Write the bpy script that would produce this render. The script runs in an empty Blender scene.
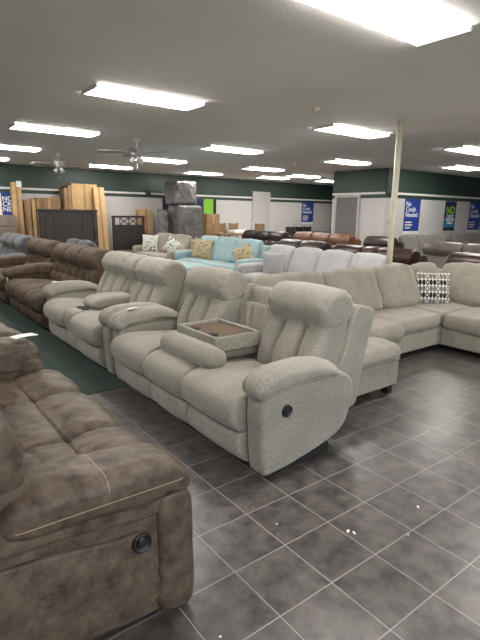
import bpy, bmesh, math, random
from mathutils import Vector, Matrix, noise
random.seed(7)
PI = math.pi
sc = bpy.context.scene
COL = sc.collection
T = 0.3048

# ------------------------------------------------------------------ materials
def new_mat(name):
    m = bpy.data.materials.new(name); m.use_nodes = True
    nt = m.node_tree; b = nt.nodes['Principled BSDF']
    return m, nt, b
def N(nt, t, **k):
    n = nt.nodes.new(t)
    for a, v in k.items():
        if a in n.inputs: n.inputs[a].default_value = v
        else: setattr(n, a, v)
    return n
def plain(name, col, rough=.6, metal=0, spec=None):
    m, nt, b = new_mat(name)
    b.inputs['Base Color'].default_value = (*col, 1); b.inputs['Roughness'].default_value = rough
    b.inputs['Metallic'].default_value = metal
    if spec is not None: b.inputs['Specular IOR Level'].default_value = spec
    return m
def ramp(nt, fac, stops):
    r = nt.nodes.new('ShaderNodeValToRGB'); e = r.color_ramp.elements
    e[0].position, e[0].color = stops[0][0], (*stops[0][1], 1)
    e[1].position, e[1].color = stops[1][0], (*stops[1][1], 1)
    for p, c in stops[2:]:
        x = e.new(p); x.color = (*c, 1)
    nt.links.new(fac, r.inputs[0]); return r
def fabric(name, c1, c2, scale=110, stretch=(1, 1, .35), bump=.35, rough=.95, sheen=.25):
    m, nt, b = new_mat(name)
    tc = N(nt, 'ShaderNodeTexCoord'); mp = N(nt, 'ShaderNodeMapping'); mp.inputs['Scale'].default_value = stretch
    nt.links.new(tc.outputs['Object'], mp.inputs[0])
    n1 = N(nt, 'ShaderNodeTexNoise', Scale=scale, Detail=3.0, Roughness=.7); nt.links.new(mp.outputs[0], n1.inputs['Vector'])
    n2 = N(nt, 'ShaderNodeTexNoise', Scale=4.0, Detail=3.0); nt.links.new(tc.outputs['Object'], n2.inputs['Vector'])
    mx = N(nt, 'ShaderNodeMath', operation='MULTIPLY_ADD'); nt.links.new(n2.outputs[0], mx.inputs[0]); mx.inputs[1].default_value = .35
    nt.links.new(n1.outputs[0], mx.inputs[2])
    r = ramp(nt, mx.outputs[0], [(.45, c1), (.85, c2)])
    nt.links.new(r.outputs[0], b.inputs['Base Color'])
    b.inputs['Roughness'].default_value = rough; b.inputs['Sheen Weight'].default_value = sheen
    b.inputs['Specular IOR Level'].default_value = .2
    bp = N(nt, 'ShaderNodeBump', Strength=bump, Distance=.004); nt.links.new(n1.outputs[0], bp.inputs['Height'])
    nt.links.new(bp.outputs[0], b.inputs['Normal'])
    return m
def leather(name, c1, c2, rough=.5, scale=7, bump=.15, spec=.5):
    m, nt, b = new_mat(name)
    tc = N(nt, 'ShaderNodeTexCoord')
    n2 = N(nt, 'ShaderNodeTexNoise', Scale=scale, Detail=7.0, Roughness=.68); nt.links.new(tc.outputs['Object'], n2.inputs['Vector'])
    r = ramp(nt, n2.outputs[0], [(.33, c1), (.68, c2)])
    nt.links.new(r.outputs[0], b.inputs['Base Color'])
    b.inputs['Roughness'].default_value = rough; b.inputs['Specular IOR Level'].default_value = spec
    n1 = N(nt, 'ShaderNodeTexNoise', Scale=60.0, Detail=4.0); nt.links.new(tc.outputs['Object'], n1.inputs['Vector'])
    bp = N(nt, 'ShaderNodeBump', Strength=bump, Distance=.004); nt.links.new(n1.outputs[0], bp.inputs['Height'])
    nt.links.new(bp.outputs[0], b.inputs['Normal'])
    return m
M = {}
M['beige'] = fabric('heathered beige chenille', (.185, .173, .145), (.385, .364, .315), 120, (1, 1, .4), .4)
M['beige_side'] = M['beige']
M['sect'] = fabric('sand beige chenille', (.19, .173, .14), (.345, .318, .266), 120, (1, 1, .5), .35)
M['lgrey'] = fabric('pale cool grey fabric', (.32, .318, .325), (.48, .478, .488), 90, bump=.25)
M['aqua'] = fabric('aqua fabric', (.21, .325, .345), (.36, .49, .51), 60, bump=.2)
M['taupe'] = fabric('taupe fabric', (.24, .215, .175), (.37, .34, .285), 80, bump=.25)
M['brown_suede'] = leather('dark brown faux suede', (.050, .034, .023), (.145, .102, .070), .7, 9, .3, .25)
M['suede'] = leather('taupe brown distressed faux leather', (.036, .0255, .018), (.148, .110, .080), .48, 13, .35, .4)
M['bluegrey'] = fabric('blue grey fabric', (.065, .073, .08), (.125, .138, .147), 70, bump=.2)
M['red_leather'] = leather('dark red brown leather', (.028, .012, .009), (.07, .033, .025), .3, 5)
M['tan_leather'] = leather('tan brown leather', (.11, .048, .025), (.22, .105, .06), .38, 5)
M['dark_leather'] = leather('espresso leather', (.022, .016, .014), (.06, .045, .04), .3, 5)
M['grey_leather'] = leather('grey brown leather', (.075, .062, .053), (.14, .12, .105), .36, 5)
M['black_leather'] = leather('black leather', (.012, .012, .013), (.03, .03, .032), .35, 5)
M['greige'] = fabric('greige fabric', (.15, .142, .122), (.25, .238, .21), 70, bump=.2)
M['black'] = plain('black plastic', (.012, .012, .013), .35)
M['black_cloth'] = plain('black dust cover', (.012, .012, .012), .9)
M['chrome'] = plain('dull metal', (.5, .5, .5), .3, 1)
M['white'] = plain('white paint', (.78, .77, .73), .5)
M['fan'] = plain('fan enamel', (.40, .385, .36), .5)
M['paper'] = plain('white paper', (.85, .84, .8), .7)
M['cream'] = plain('cream painted pole', (.62, .58, .46), .5)
M['thread'] = plain('tan thread', (.42, .33, .24), .8)
M['espresso'] = leather('espresso wood', (.018, .014, .014), (.035, .028, .028), .4, 3, .1)
M['doorgrey'] = plain('grey door paint', (.17, .167, .163), .5)
M['doorwhite'] = plain('white door paint', (.50, .49, .48), .5)
M['cardboard'] = leather('cardboard', (.42, .27, .13), (.58, .40, .21), .85, 2.2, .1, .2)
M['cardboard_dark'] = leather('brown cardboard', (.25, .16, .085), (.38, .25, .14), .85, 2.2, .1, .2)
M['wood'] = leather('light brown wood', (.22, .13, .07), (.34, .22, .13), .5, 3, .1)
M['greywood'] = leather('grey brown wood', (.16, .125, .10), (.25, .21, .17), .6, 3, .1)
M['lino'] = plain('brown tray inlay', (.13, .085, .055), .45)
M['blue'] = plain('royal blue banner', (.012, .045, .27), .5)
M['navy'] = plain('navy banner', (.008, .015, .07), .5)
M['teal'] = plain('teal blue print', (.02, .22, .40), .5)
M['green'] = plain('bright green print', (.22, .55, .03), .5)
M['lettering'] = plain('white lettering', (.85, .85, .87), .5)
M['stucco'] = plain('detector plastic', (.62, .57, .42), .5)

def mat_ceiling():
    m, nt, b = new_mat('knockdown ceiling')
    tc = N(nt, 'ShaderNodeTexCoord')
    n = N(nt, 'ShaderNodeTexNoise', Scale=38.0, Detail=4.0, Roughness=.6); nt.links.new(tc.outputs['Object'], n.inputs['Vector'])
    n2 = N(nt, 'ShaderNodeTexNoise', Scale=.7, Detail=2.0); nt.links.new(tc.outputs['Object'], n2.inputs['Vector'])
    r = ramp(nt, n2.outputs[0], [(.3, (.80, .785, .755)), (.7, (.86, .845, .815))]); nt.links.new(r.outputs[0], b.inputs['Base Color'])
    b.inputs['Roughness'].default_value = .85
    bp = N(nt, 'ShaderNodeBump', Strength=.45, Distance=.01); nt.links.new(n.outputs[0], bp.inputs['Height']); nt.links.new(bp.outputs[0], b.inputs['Normal'])
    return m
def mat_wall():
    m, nt, b = new_mat('two tone wall paint')
    tc = N(nt, 'ShaderNodeTexCoord'); s = N(nt, 'ShaderNodeSeparateXYZ'); nt.links.new(tc.outputs['Object'], s.inputs[0])
    g = N(nt, 'ShaderNodeMath', operation='GREATER_THAN'); nt.links.new(s.outputs[2], g.inputs[0]); g.inputs[1].default_value = 2.03
    mx = N(nt, 'ShaderNodeMix', data_type='RGBA'); nt.links.new(g.outputs[0], mx.inputs[0])
    mx.inputs[6].default_value = (.60, .585, .565, 1); mx.inputs[7].default_value = (.030, .058, .045, 1)
    nt.links.new(mx.outputs[2], b.inputs['Base Color']); b.inputs['Roughness'].default_value = .45
    n = N(nt, 'ShaderNodeTexNoise', Scale=60.0, Detail=3.0); nt.links.new(tc.outputs['Object'], n.inputs['Vector'])
    bp = N(nt, 'ShaderNodeBump', Strength=.15, Distance=.005); nt.links.new(n.outputs[0], bp.inputs['Height']); nt.links.new(bp.outputs[0], b.inputs['Normal'])
    return m
def mat_floor():
    m, nt, b = new_mat('charcoal slate look tile')
    tc = N(nt, 'ShaderNodeTexCoord'); mp = N(nt, 'ShaderNodeMapping')
    mp.inputs['Location'].default_value = (-.7211 * T, -.8891 * T, 0); nt.links.new(tc.outputs['Object'], mp.inputs[0])
    br = N(nt, 'ShaderNodeTexBrick'); br.offset = 0; br.squash = 1
    for k, v in (('Scale', 1.0), ('Brick Width', T), ('Row Height', T), ('Mortar Size', .0028), ('Mortar Smooth', .3), ('Bias', 0.0)): br.inputs[k].default_value = v
    br.inputs['Color1'].default_value = (.35, .35, .35, 1); br.inputs['Color2'].default_value = (.75, .75, .75, 1); br.inputs['Mortar'].default_value = (0, 0, 0, 1)
    nt.links.new(mp.outputs[0], br.inputs['Vector'])
    # per tile shift of the marbling
    ad = N(nt, 'ShaderNodeVectorMath', operation='MULTIPLY_ADD'); nt.links.new(br.outputs['Color'], ad.inputs[0]); ad.inputs[1].default_value = (7, 13, 5); nt.links.new(mp.outputs[0], ad.inputs[2])
    n1 = N(nt, 'ShaderNodeTexNoise', Scale=9.0, Detail=5.0, Roughness=.62, Distortion=.15); nt.links.new(ad.outputs[0], n1.inputs['Vector'])
    r = ramp(nt, n1.outputs[0], [(.30, (.027, .023, .0215)), (.74, (.150, .132, .124))])
    mx = N(nt, 'ShaderNodeMix', data_type='RGBA'); nt.links.new(br.outputs['Fac'], mx.inputs[0]); nt.links.new(r.outputs[0], mx.inputs[6]); mx.inputs[7].default_value = (.33, .315, .30, 1)
    nt.links.new(mx.outputs[2], b.inputs['Base Color'])
    n3 = N(nt, 'ShaderNodeTexNoise', Scale=3.0, Detail=5.0); nt.links.new(mp.outputs[0], n3.inputs['Vector'])
    mr = N(nt, 'ShaderNodeMapRange'); mr.inputs[1].default_value = .3; mr.inputs[2].default_value = .7; mr.inputs[3].default_value = .285; mr.inputs[4].default_value = .36
    nt.links.new(n3.outputs[0], mr.inputs[0])
    ma = N(nt, 'ShaderNodeMath', operation='MULTIPLY_ADD'); nt.links.new(br.outputs['Fac'], ma.inputs[0]); ma.inputs[1].default_value = .4; nt.links.new(mr.outputs[0], ma.inputs[2])
    nt.links.new(ma.outputs[0], b.inputs['Roughness']); b.inputs['Specular IOR Level'].default_value = .85
    inv = N(nt, 'ShaderNodeMath', operation='MULTIPLY_ADD'); nt.links.new(br.outputs['Fac'], inv.inputs[0]); inv.inputs[1].default_value = -1.0
    sc_ = N(nt, 'ShaderNodeMath', operation='MULTIPLY'); nt.links.new(n1.outputs[0], sc_.inputs[0]); sc_.inputs[1].default_value = .05; inv.inputs[2].default_value = 0.0
    bp = N(nt, 'ShaderNodeBump', Strength=.35, Distance=.003); nt.links.new(inv.outputs[0], bp.inputs['Height']); nt.links.new(bp.outputs[0], b.inputs['Normal'])
    return m
def mat_carpet():
    m = fabric('green carpet', (.013, .028, .021), (.034, .064, .050), 160, (1, 1, 1), .8, 1.0, .1); return m
def mat_plastic():
    m, nt, b = new_mat('crumpled grey plastic wrap')
    tc = N(nt, 'ShaderNodeTexCoord')
    n = N(nt, 'ShaderNodeTexNoise', Scale=3.2, Detail=4.0, Roughness=.6, Distortion=2.0); nt.links.new(tc.outputs['Object'], n.inputs['Vector'])
    r = ramp(nt, n.outputs[0], [(.3, (.10, .094, .092)), (.75, (.24, .228, .225))]); nt.links.new(r.outputs[0], b.inputs['Base Color'])
    b.inputs['Roughness'].default_value = .22; b.inputs['Coat Weight'].default_value = .5
    bp = N(nt, 'ShaderNodeBump', Strength=.9, Distance=.05); nt.links.new(n.outputs[0], bp.inputs['Height']); nt.links.new(bp.outputs[0], b.inputs['Normal'])
    return m
def mat_floral(name, base, spots, scale):
    m, nt, b = new_mat(name)
    tc = N(nt, 'ShaderNodeTexCoord')
    v = N(nt, 'ShaderNodeTexVoronoi', Scale=scale); nt.links.new(tc.outputs['Object'], v.inputs['Vector'])
    hs = N(nt, 'ShaderNodeSeparateColor'); nt.links.new(v.outputs['Color'], hs.inputs[0])
    st = [((i) / len(spots), c) for i, c in enumerate(spots)]
    r = ramp(nt, hs.outputs[0], st); r.color_ramp.interpolation = 'CONSTANT'
    lt = N(nt, 'ShaderNodeMath', operation='LESS_THAN'); nt.links.new(v.outputs['Distance'], lt.inputs[0]); lt.inputs[1].default_value = .42
    mx = N(nt, 'ShaderNodeMix', data_type='RGBA'); nt.links.new(lt.outputs[0], mx.inputs[0]); mx.inputs[6].default_value = (*base, 1); nt.links.new(r.outputs[0], mx.inputs[7])
    nt.links.new(mx.outputs[2], b.inputs['Base Color']); b.inputs['Roughness'].default_value = .9
    return m
def mat_ovals():
    # rows of upright ovals, black rings and solid ovals on off white, thin grey ones between
    m, nt, b = new_mat('black and white oval print')
    tc = N(nt, 'ShaderNodeTexCoord'); s = N(nt, 'ShaderNodeSeparateXYZ'); nt.links.new(tc.outputs['Object'], s.inputs[0])
    def mt(op, a, bb=None, c=None):
        n = N(nt, 'ShaderNodeMath', operation=op)
        for i, x in enumerate((a, bb, c)):
            if x is None: continue
            if isinstance(x, (int, float)): n.inputs[i].default_value = x
            else: nt.links.new(x, n.inputs[i])
        return n.outputs[0]
    u = mt('MULTIPLY_ADD', s.outputs[0], 1 / .044, 20.25); w = mt('MULTIPLY_ADD', s.outputs[2], 1 / .082, 20.5)
    fu = mt('SUBTRACT', mt('FRACT', u), .5); fw = mt('SUBTRACT', mt('FRACT', w), .5)
    row = mt('FLOOR', w); alt = mt('FRACT', mt('MULTIPLY', row, .5)); colm = mt('FRACT', mt('MULTIPLY', mt('FLOOR', u), 1 / 3.))
    d = mt('SQRT', mt('ADD', mt('POWER', mt('ABSOLUTE', mt('DIVIDE', fu, .47)), 2.0), mt('POWER', mt('ABSOLUTE', mt('DIVIDE', fw, .46)), 2.0)))
    outer = mt('LESS_THAN', d, 1.0); inner = mt('LESS_THAN', d, mt('MULTIPLY_ADD', mt('GREATER_THAN', colm, .3), -.55, .45))
    ring = mt('MULTIPLY', outer, mt('SUBTRACT', 1.0, inner))
    dark = mt('GREATER_THAN', alt, .25)
    cb = N(nt, 'ShaderNodeMix', data_type='RGBA'); nt.links.new(dark, cb.inputs[0]); cb.inputs[6].default_value = (.17, .15, .15, 1); cb.inputs[7].default_value = (.012, .010, .012, 1)
    mx = N(nt, 'ShaderNodeMix', data_type='RGBA'); nt.links.new(ring, mx.inputs[0]); mx.inputs[6].default_value = (.66, .64, .58, 1); nt.links.new(cb.outputs[2], mx.inputs[7])
    nt.links.new(mx.outputs[2], b.inputs['Base Color']); b.inputs['Roughness'].default_value = .9
    return m
M['ceiling'] = mat_ceiling(); M['wall'] = mat_wall(); M['floor'] = mat_floor(); M['carpet'] = mat_carpet(); M['wrap'] = mat_plastic()
M['floral'] = mat_floral('brown and gold floral print', (.42, .36, .24), [(.20, .11, .04), (.38, .24, .07), (.12, .16, .13), (.50, .38, .16)], 21)
M['leafprint'] = mat_floral('grey leaf print', (.62, .62, .57), [(.08, .12, .13), (.25, .30, .30), (.05, .06, .07), (.45, .47, .42)], 14)
M['ovals'] = mat_ovals()
def emis(name, col, s):
    m, nt, b = new_mat(name)
    b.inputs['Base Color'].default_value = (.8, .8, .8, 1); b.inputs['Emission Color'].default_value = (*col, 1); b.inputs['Emission Strength'].default_value = s
    return m
M['tube'] = emis('lit diffuser', (1, .950, .895), 12.5)
M['daylight'] = emis('glow of unseen window', (.85, .93, 1.0), 3.0)

# ------------------------------------------------------------------ object helpers
def link(name, me, m, parent=None):
    o = bpy.data.objects.new(name, me); COL.objects.link(o)
    if m is not None and me is not None and len(me.materials) == 0: me.materials.append(m)
    if parent is not None: o.parent = parent
    return o
def obj(name, bm, m, parent=None, smooth=False):
    bmesh.ops.recalc_face_normals(bm, faces=bm.faces)
    me = bpy.data.meshes.new(name)
    bm.to_mesh(me); bm.free()
    if smooth: me.polygons.foreach_set('use_smooth', [True] * len(me.polygons))
    return link(name, me, m, parent)
def tag(o, label, cat=None, group=None, kind=None):
    if label: o['label'] = label
    if cat: o['category'] = cat
    if group: o['group'] = group
    if kind: o['kind'] = kind
    return o
def thing(name, label, cat, loc, rz=0, group=None):
    o = bpy.data.objects.new(name, None); COL.objects.link(o); o.empty_display_size = .2
    o.location = loc; o.rotation_euler = (0, 0, rz)
    return tag(o, label, cat, group)
def box(bm, x0, y0, z0, x1, y1, z1, bev=0, seg=2, M4=None):
    r = bmesh.ops.create_cube(bm, size=1)
    vs = r['verts']
    for v in vs: v.co = Vector(((x0 + x1) / 2 + v.co.x * (x1 - x0), (y0 + y1) / 2 + v.co.y * (y1 - y0), (z0 + z1) / 2 + v.co.z * (z1 - z0)))
    if bev:
        es = list({e for v in vs for e in v.link_edges})
        rr = bmesh.ops.bevel(bm, geom=es, offset=bev, segments=seg, affect='EDGES', profile=.5)
        vs = list({v for f in rr['faces'] for v in f.verts} | {v for v in vs if v.is_valid})
    if M4 is not None: bmesh.ops.transform(bm, matrix=M4, verts=vs)
    return vs
def boxo(name, x0, y0, z0, x1, y1, z1, m, parent=None, bev=0, M4=None):
    bm = bmesh.new(); box(bm, x0, y0, z0, x1, y1, z1, bev, 2, M4); return obj(name, bm, m, parent)
def cyl(bm, p, q, r, seg=16, r2=None):
    p, q = Vector(p), Vector(q); d = q - p
    res = bmesh.ops.create_cone(bm, cap_ends=True, segments=seg, radius1=r, radius2=r if r2 is None else r2, depth=d.length)
    mt = Matrix.Translation((p + q) / 2) @ d.to_track_quat('Z', 'Y').to_matrix().to_4x4()
    bmesh.ops.transform(bm, matrix=mt, verts=res['verts']); return res['verts']
def tube(bm, pts, r, seg=6):
    n = len(pts); rings = []
    for i, p in enumerate(pts):
        t = (pts[min(i + 1, n - 1)] - pts[max(i - 1, 0)]).normalized()
        a = t.orthogonal().normalized() if i == 0 else (a0 - t * a0.dot(t)).normalized()
        a0 = a; b = t.cross(a)
        rings.append([bm.verts.new(p + (a * math.cos(2 * PI * k / seg) + b * math.sin(2 * PI * k / seg)) * r) for k in range(seg)])
    for i in range(n - 1):
        for k in range(seg): bm.faces.new((rings[i][k], rings[i][(k + 1) % seg], rings[i + 1][(k + 1) % seg], rings[i + 1][k]))
    bm.faces.new(rings[0]); bm.faces.new(rings[-1])
def struct(o): o['kind'] = 'structure'; return o

def smooth_profile(pts, n):
    """closed Catmull-Rom through pts, resampled evenly to n points"""
    k = len(pts); P = [Vector((a, b)) for a, b in pts]; out = []
    for i in range(k):
        p0, p1, p2, p3 = P[i - 1], P[i], P[(i + 1) % k], P[(i + 2) % k]
        for j in range(12):
            t = j / 12
            out.append(.5 * ((2 * p1) + (p2 - p0) * t + (2 * p0 - 5 * p1 + 4 * p2 - p3) * t * t + (3 * p1 - p0 - 3 * p2 + p3) * t ** 3))
    L = [0]
    for i in range(len(out)): L.append(L[-1] + (out[(i + 1) % len(out)] - out[i]).length)
    res = []; j = 0
    for i in range(n):
        s = L[-1] * i / n
        while L[j + 1] < s: j += 1
        f = (s - L[j]) / max(1e-9, L[j + 1] - L[j]); res.append(out[j].lerp(out[(j + 1) % len(out)], f))
    return res
def loft(bm, prof, y0, y1, rin, n=40, mid=14, disp=None, ends=6, mapf=None, rlen=None):
    """sweep a closed (x,z) profile along y with pillow-rounded ends; disp(x,t,z,nx,nz) -> outward offset"""
    P = smooth_profile(prof, n)
    area = sum(P[i].x * P[(i + 1) % n].y - P[(i + 1) % n].x * P[i].y for i in range(n))
    nr = []
    for i in range(n):
        d = (P[(i + 1) % n] - P[i - 1]); v = Vector((d.y, -d.x)).normalized()
        nr.append(v if area > 0 else -v)
    # medial point of every outline point: half way along the inward normal to the opposite side
    med = []
    for i in range(n):
        o_, d_ = P[i], -nr[i]; best = 1e9
        for j in range(n):
            if j in (i, (i - 1) % n, (i - 2) % n, (i + 1) % n): continue
            a_, b_ = P[j], P[(j + 1) % n]; e_ = b_ - a_; den = d_.x * e_.y - d_.y * e_.x
            if abs(den) < 1e-12: continue
            w_ = a_ - o_; tt_ = (w_.x * e_.y - w_.y * e_.x) / den; uu_ = (w_.x * d_.y - w_.y * d_.x) / den
            if tt_ > 1e-4 and 0 <= uu_ <= 1: best = min(best, tt_)
        med.append(P[i] + d_ * (best / 2 if best < 1e8 else .01))
    q_ = max(2, n // 16)
    for _ in range(2): med = [sum((med[(i + k) % n] for k in range(-q_, q_ + 1)), Vector((0, 0))) / (2 * q_ + 1) for i in range(n)]
    W = y1 - y0; rl = min(rlen or rin, W * .45)
    ys = []
    for i in range(ends + 1):
        a = PI / 2 * (1 - i / ends); u = math.sin(a); ys.append((y0 + rl * (1 - u), 1 - math.cos(a)))
    for i in range(1, mid): ys.append((y0 + rl + (W - 2 * rl) * i / mid, 0))
    for i in range(ends + 1):
        a = PI / 2 * (i / ends); u = math.sin(a); ys.append((y1 - rl * (1 - u), 1 - math.cos(a)))
    cx = sum(p.x for p in P) / n; cz = sum(p.y for p in P) / n
    grid = []
    for y, e in ys:
        row = []; t = (y - (y0 + y1) / 2) / (W / 2)
        for i in range(n):
            off = disp(P[i].x, t, P[i].y, nr[i].x, nr[i].y) if disp else 0
            v_ = med[i] - P[i]; L_ = v_.length
            p = P[i] + nr[i] * off * (1 - .5 * e) + (v_ / max(L_, 1e-6)) * min(rin * e, L_ * .92)
            c = Vector((p.x, y, p.y))
            if mapf: c = mapf(c)
            row.append(bm.verts.new(c))
        grid.append(row)
    for a in range(len(grid) - 1):
        for i in range(n): bm.faces.new((grid[a][i], grid[a][(i + 1) % n], grid[a + 1][(i + 1) % n], grid[a + 1][i]))
    for row in (grid[0], grid[-1]):
        c0 = sum((v.co for v in row), Vector()) / n
        r1 = [bm.verts.new(v.co.lerp(c0, .5)) for v in row]; c = bm.verts.new(c0)
        for i in range(n):
            bm.faces.new((row[i], row[(i + 1) % n], r1[(i + 1) % n], r1[i])); bm.faces.new((r1[i], r1[(i + 1) % n], c))
    return grid
def wrinkle(a=.005, f=6, seed=0):
    def g(x, y, z): return a * noise.noise(Vector((x * f + seed, y * f * 1.3, z * f))) + a * .5 * noise.noise(Vector((x * f * 3 + seed, y * f * 3, z * f * 3)))
    return g
def superell(bm, cx, cy, cz, w, h, t, n=22, rot=None, puff=1.0, pinch=.06, seed=0):
    """throw pillow lying in local x,z plane, thickness along y"""
    vs = {}
    for side in (1, -1):
        for i in range(n + 1):
            for j in range(n + 1):
                u = -1 + 2 * i / n; v = -1 + 2 * j / n
                edge = i in (0, n) or j in (0, n)
                if edge and side == -1: vs[(side, i, j)] = vs[(1, i, j)]; continue
                th = t / 2 * max(0, (1 - u * u)) ** .45 * max(0, (1 - v * v)) ** .45
                th += (.004 * noise.noise(Vector((u * 3 + seed, v * 3, side))) if not edge else 0)
                sx = 1 - pinch * (1 - v * v); sz = 1 - pinch * (1 - u * u)
                sx, sz = (1 - pinch) + pinch * v * v, (1 - pinch) + pinch * u * u
                p = Vector((u * w / 2 * sx, side * th, v * h / 2 * sz))
                vs[(side, i, j)] = bm.verts.new(p)
    new = list(set(vs.values()))
    for side in (1, -1):
        for i in range(n):
            for j in range(n):
                q = [vs[(side, i, j)], vs[(side, i + 1, j)], vs[(side, i + 1, j + 1)], vs[(side, i, j + 1)]]
                if side == 1: q.reverse()
                bm.faces.new(q)
    return new
def pillow(name, label, loc, w, h, t, m, rot, group=None):
    bm = bmesh.new(); superell(bm, 0, 0, 0, w, h, t)
    o = obj(name, bm, m, None, True); o.location = loc; o.rotation_euler = rot
    return tag(o, label, 'cushion', group)

# ------------------------------------------------------------------ profiles for reclining seats (x to the back, z up; front faces -x)
PR = {
 'plush': dict(
  footrest=[(.03, .05), (-.04, .12), (-.05, .22), (-.01, .275), (.06, .27), (.11, .18), (.10, .05)],
  seat=[(-.06, .285), (-.105, .35), (-.10, .44), (-.03, .50), (.12, .52), (.38, .49), (.62, .46), (.70, .40), (.64, .32), (.30, .27), (.02, .265)],
  back=[(.62, .42), (.575, .50), (.61, .64), (.70, .81), (.78, .89), (.90, .88), (.93, .80), (.88, .60), (.80, .42), (.70, .38)],
  head=[(.675, .87), (.655, .94), (.70, 1.03), (.79, 1.075), (.90, 1.065), (.965, 1.0), (.965, .90), (.89, .825), (.78, .80), (.71, .815)],
  shell=[(.74, .24), (.98, .22), (1.03, .36), (1.09, .64), (1.15, .88), (1.14, .915), (1.04, .955), (.95, .93), (.86, .66), (.77, .42)],
  armp=[(.02, .035), (.005, .10), (-.01, .30), (-.01, .50), (.04, .58), (.30, .60), (.62, .59), (.78, .50), (.79, .36), (.72, .19), (.56, .11), (.25, .05), (.05, .03)],
  pad=[(-.04, .555), (-.05, .60), (-.01, .65), (.11, .69), (.30, .70), (.50, .675), (.62, .62), (.65, .57), (.59, .545), (.32, .555), (.07, .53), (.0, .525)],
 )}
PR['tufted'] = dict(PR['plush'])
PR['tufted'].update(
  head=[(.68, .80), (.65, .92), (.72, 1.03), (.84, 1.065), (.96, 1.03), (1.00, .92), (.96, .80), (.88, .74), (.76, .74)],
  pad=[(-.06, .55), (-.08, .61), (-.02, .66), (.14, .69), (.36, .72), (.56, .73), (.72, .70), (.72, .56), (.58, .55), (.25, .555), (.02, .53)])
PR['suede'] = dict(PR['tufted'])
PR['suede'].update(
  footrest=[(.02, .05), (-.03, .12), (-.045, .19), (-.01, .235), (.06, .23), (.11, .16), (.10, .05)],
  pad_front=[(-.06, .235), (-.12, .30), (-.125, .39), (-.08, .445), (.02, .465), (.12, .455), (.185, .43), (.19, .36), (.14, .28), (.02, .22)],
  seat=[(.18, .34), (.175, .405), (.215, .435), (.32, .445), (.48, .435), (.62, .425), (.68, .38), (.60, .32), (.40, .27), (.22, .27)],
  back=[(.565, .45), (.525, .52), (.525, .62), (.56, .72), (.64, .80), (.76, .84), (.85, .78), (.84, .60), (.76, .45), (.67, .42)],
  head=[(.58, .72), (.56, .80), (.595, .91), (.69, .98), (.81, .98), (.89, .91), (.88, .80), (.80, .72), (.68, .69)],
  shell=[(.72, .10), (.98, .09), (1.03, .35), (1.08, .70), (1.10, .90), (1.04, .97), (.93, .97), (.86, .88), (.80, .62), (.74, .40)],
  armp=[(.02, .05), (.0, .30), (.0, .46), (.05, .54), (.30, .575), (.60, .59), (.90, .58), (1.0, .50), (1.02, .25), (1.0, .07), (.5, .05)],
  pad=[(.01, .54), (-.005, .595), (.05, .645), (.16, .675), (.32, .69), (.48, .695), (.60, .69), (.66, .66), (.66, .60), (.60, .565), (.40, .55), (.18, .53)])

def g_(v, w): return math.exp(-(v / w) ** 2)
def disp_for(kind, part, seed=0, w=.65):
    wr = wrinkle({'plush': .004, 'tufted': .0025, 'suede': .007}.get(kind, .005), 7, seed)
    def f(x, t, z, nx, nz):
        y = t * w / 2; d = wr(x, y, z)
        if part == 'back' and kind == 'plush':
            if nx < .3:
                yc = w * (.17 + .12 * max(0, (.85 - z)))
                d -= .060 * math.exp(-abs(abs(y) - yc) / .020); d += .018 * math.cos(y / w * PI) + .02
        elif part == 'back' and nx < .3:
            zz = .60 if kind == 'suede' else .64
            d -= .030 * math.exp(-abs(y) / .025)
            d -= .026 * math.exp(-abs(z - zz) / .022)
            d -= .03 * g_(y, .05) * g_(z - zz, .05)
        elif part == 'head':
            d += .012 * math.cos(t * PI / 2)
            e = max(0, abs(t) - .62) / .38
            ang = math.atan2(z - .92, x - .86); d += .0045 * e * math.sin(ang * 11 + 3 * math.sin(ang * 2.3 + seed) + 4 * t)
            if kind != 'plush': d -= .010 * g_(z - .79, .02) * (nx < 0)
        elif part == 'seat':
            d += .012 * math.cos(t * PI / 2)
            if kind == 'suede' and nz > .4:
                d -= .006 * g_(x - .40 - .03 * math.sin(y * 9), .014)
            if kind == 'plush' and nz > .4: d += .004 * math.sin(y * 60 + seed) * g_(x - .45, .12)
            if kind == 'tufted': d += .012 * math.cos(t * PI / 2) - .010 * math.exp(-abs(x - .12) / .02) * (nz > .3)
        elif part == 'pad_front':
            d += .024 * math.cos(t * PI / 2)
            e = max(0, abs(t) - .6) * 2.5; d += .003 * e * math.sin(x * 60 + 5 * noise.noise(Vector((x * 9, t, seed))))
        elif part == 'footrest':
            d += .012 * math.cos(t * PI / 2)
        elif part == 'pad':
            d += .010 * math.cos(t * PI / 2)
            e = max(0, .12 - x) / .12; d += .006 * min(1, e) * math.sin(y * 90 + seed)
            if kind == 'suede':
                d -= .009 * g_(x - .31, .008) * (nz > -.1)
        return d
    return f
MESH = {}
def part(name, key, parent, prof, y0, y1, rin, kind, pk, m, lod, rlen=None):
    """lofted part, mesh shared between repeats of one kind; built from y=0 and shifted"""
    W = y1 - y0; seed = 0 if lod < 2 else (hash_n(key) % 7)
    ck = (kind, pk, round(W, 3), lod, m.name, name, seed)
    if ck not in MESH:
        n, mid, ends = {0: (18, 4, 3), 1: (30, 9, 4), 2: (72, 40, 8)}[lod]
        bm = bmesh.new(); loft(bm, prof, 0, W, rin, n, mid, disp_for(kind, pk, seed * 3.7, W), ends, None, rlen)
        o = obj(name, bm, m, parent, True); MESH[ck] = o.data
    else: o = link(name, MESH[ck], m, parent)
    o.location = (0, y0, 0); return o
def hash_n(s): return sum(ord(c) * (i + 3) for i, c in enumerate(str(s)))

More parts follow.
